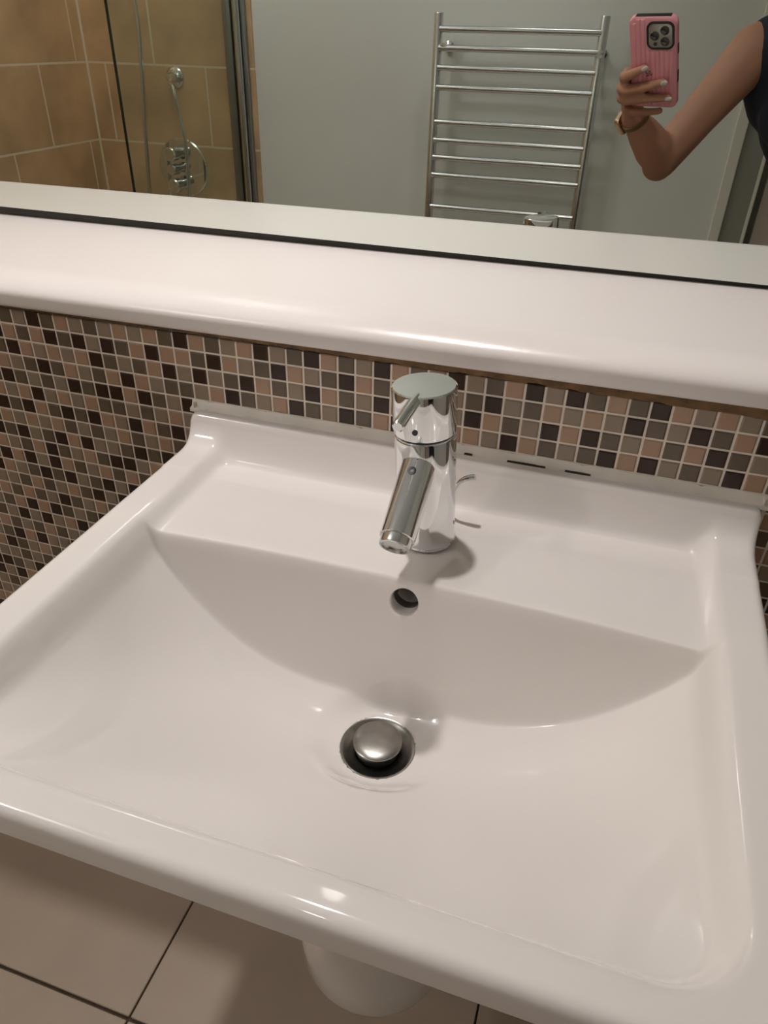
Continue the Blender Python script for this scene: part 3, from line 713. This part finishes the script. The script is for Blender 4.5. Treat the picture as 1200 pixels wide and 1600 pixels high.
hull(mb, [(HC + V3((0, 0.020, -0.050)), 0.040), (HC + V3((0, 0.052, -0.082)), 0.020), (HC + V3((0.045, 0.0, -0.01)), 0.025), (HC + V3((-0.045, 0.0, -0.01)), 0.025)])
hull(mb, [(HC + V3((0, 0.072, 0.012)), 0.008), (HC + V3((0, 0.092, -0.026)), 0.0095), (HC + V3((0.011, 0.076, -0.028)), 0.007), (HC + V3((-0.011, 0.076, -0.028)), 0.007)])
hull(mb, [(HC + V3((0.030, 0.064, 0.022)), 0.008), (HC + V3((-0.030, 0.064, 0.022)), 0.008)])
for s in (-1, 1): ell(mb, HC + V3((s * 0.072, -0.012, -0.004)), 0.010, 0.018, 0.030)
# right arm hanging
chain(mb, [(V3((BX + 0.11, BY, 1.235)), 0.058), (V3((BX + 0.165, BY - 0.01, 1.215)), 0.050), (V3((BX + 0.20, BY - 0.02, 1.08)), 0.041), (V3((BX + 0.215, BY - 0.03, 0.965)), 0.037), (V3((BX + 0.218, BY + 0.01, 0.87)), 0.036), (V3((BX + 0.212, BY + 0.06, 0.755)), 0.024)])
hull(mb, [(V3((BX + 0.212, BY + 0.06, 0.755)), 0.022), (V3((BX + 0.210, BY + 0.055, 0.675)), 0.013), (V3((BX + 0.207, BY + 0.105, 0.685)), 0.013)])
for q in range(4):
    bx_ = V3((BX + 0.209, BY + 0.055 + 0.0165 * q, 0.675 + 0.003 * q))
    ln = (0.066, 0.078, 0.084, 0.074)[q]
    chain(mb, [(bx_, 0.0095), (bx_ + V3((-0.003, 0.004, -ln * 0.5)), 0.0085), (bx_ + V3((-0.016, 0.006, -ln)), 0.007)])
chain(mb, [(V3((BX + 0.205, BY + 0.08, 0.74)), 0.013), (V3((BX + 0.195, BY + 0.118, 0.695)), 0.010), (V3((BX + 0.188, BY + 0.125, 0.655)), 0.0078)])
# legs and feet
HX = BX + 0.175
def legs(mb, g=0.0, feet=True):
    for s in (-1, 1):
        chain(mb, [(V3((HX + s * 0.08, BY - 0.01, 0.77)), 0.086 + g), (V3((HX + s * 0.085, BY + 0.0, 0.60)), 0.072 + g), (V3((HX + s * 0.082, BY + 0.008, 0.42)), 0.051 + g), (V3((HX + s * 0.082, BY - 0.012, 0.29)), 0.050 + g), (V3((HX + s * 0.08, BY - 0.02, 0.10)), 0.034 + g)])
        if feet: hull(mb, [(V3((HX + s * 0.08, BY - 0.04, 0.034)), 0.032), (V3((HX + s * 0.08, BY - 0.02, 0.09)), 0.033), (V3((HX + s * 0.078, BY + 0.10, 0.022)), 0.020), (V3((HX + s * 0.105, BY + 0.105, 0.022)), 0.020), (V3((HX + s * 0.085, BY + 0.16, 0.016)), 0.014)])
legs(mb)
voxel(mb, 'body', M['skin'], person, 0.0032, 9)
# nails
def nail(p, q, w_):
    d = (q - p).normalized(); n = RF - d * RF.dot(d); n.normalize(); s_ = d.cross(n)
    c = q + d * 0.0015 + n * 0.0052
    m2 = MB(); rs = []
    for t, k in ((-0.0045, 0.8), (-0.002, 1.0), (0.003, 1.0), (0.0065, 0.9), (0.0075, 0.6)):
        rs.append([c + d * t + s_ * (w_ * k * math.cos(a)) + n * (0.0030 * math.sin(a) - 0.0012) for a in [PI * u / 6 for u in range(7)]])
    m2.rings(rs); m2.done('fingernail', M['nail'], person, angle=70)
for f, w_ in zip(FING[:3], (0.0046, 0.0048, 0.0046)): nail(f[3], f[4], w_)
# top: sleeveless, cut below the neck
mb = MB(); torso(mb, 0.009); hull(mb, [(V3((0.797, -0.870, 1.222)), 0.067), (V3((0.85, -0.888, 1.242)), 0.068), (V3((0.845, BY, 1.14)), 0.07)])
tp = voxel(mb, 'sleeveless_top', M['navy'], person, 0.006, 3)
bm = bmesh.new(); bm.from_mesh(tp.data)
bmesh.ops.bisect_plane(bm, geom=bm.verts[:] + bm.edges[:] + bm.faces[:], plane_co=(0, 0, 0.76), plane_no=(0, 0, -1), clear_outer=True)
bmesh.ops.bisect_plane(bm, geom=bm.verts[:] + bm.edges[:] + bm.faces[:], plane_co=(0.748 - BX, 0, 1.2), plane_no=(-1, 0, 0.05), clear_outer=True)
kill = [v for v in bm.verts if v.co.z > 1.316 or (v.co.y > -0.01 and abs(v.co.x) < 0.07 and v.co.z > 1.12 + abs(v.co.x) * 2.2) or (abs(v.co.x) < 0.062 and v.co.z > 1.245)]
bmesh.ops.delete(bm, geom=kill, context='VERTS'); bm.to_mesh(tp.data); bm.free()
mb = MB()
hull(mb, [(V3((LX(0.9) - 0.046, BY, 0.90)), 0.083), (V3((LX(0.9) + 0.046, BY, 0.90)), 0.083), (V3((HX - 0.08, BY - 0.01, 0.77)), 0.098), (V3((HX + 0.08, BY - 0.01, 0.77)), 0.098)]); legs(mb, 0.009, False)
voxel(mb, 'trousers', M['dark_cloth'], person, 0.007, 3)
# hair, eyes, mouth
mb = MB(); ell(mb, HC + V3((0, -0.026, 0.036)), 0.080, 0.088, 0.090); hull(mb, [(HC + V3((0.045, -0.055, 0.0)), 0.04), (HC + V3((-0.045, -0.055, 0.0)), 0.04), (HC + V3((0.055, -0.07, -0.16)), 0.03), (HC + V3((-0.055, -0.07, -0.16)), 0.03)])
voxel(mb, 'hair', M['hair'], person, 0.006, 3)
for s in (-1, 1):
    mb = MB(); ell(mb, HC + V3((s * 0.029, 0.0635, 0.006)), 0.0125, 0.009, 0.0065); e = mb.done('eye', M['eye'], person)
    mb = MB(); ell(mb, HC + V3((s * 0.029, 0.0715, 0.006)), 0.0052, 0.0018, 0.0052); mb.done('iris', M['iris'], e)
mb = MB(); ell(mb, HC + V3((0, 0.0735, -0.052)), 0.021, 0.006, 0.0045); ell(mb, HC + V3((0, 0.0725, -0.058)), 0.017, 0.006, 0.005); mb.done('lips', M['lip'], person)

# watch round the wrist
wd = (L(-0.087, -0.12, 0.03) - elb).normalized(); wc = elb.lerp(wr, 0.93)
left = (-RX - wd * (-RX).dot(wd)).normalized(); nrm = wd.cross(left)
watch = thing('wrist_watch', 'small square watch with rose gold rim worn on the raised wrist', 'watch', wc)
mb = MB(); rs = []
for k in range(40):
    a = 2 * PI * k / 40; rd = left * math.cos(a) + nrm * math.sin(a)
    rs.append([wc + rd * r + wd * h for r, h in ((0.0245, -0.005), (0.0275, -0.004), (0.0275, 0.004), (0.0245, 0.005))])
mb.rings(rs, closed=True); mb.done('watch_strap', M['strap'], watch, angle=50)
ring = lambda i, h: [wc + left * h + wd * a + nrm * b_ for a, b_ in rrect(-0.019 + i, 0.019 - i, -0.016 + i, 0.016 - i, 0.006)]
mb = MB(); mb.rings([ring(0.001, 0.0255), ring(0, 0.028), ring(0, 0.033), ring(0.0015, 0.0355)]); mb.done('watch_case', M['gold'], watch, angle=50)
mb = MB(); mb.rings([ring(0.0035, 0.0352), ring(0.0035, 0.0362)]); mb.done('watch_face', M['screen'], watch, angle=50)
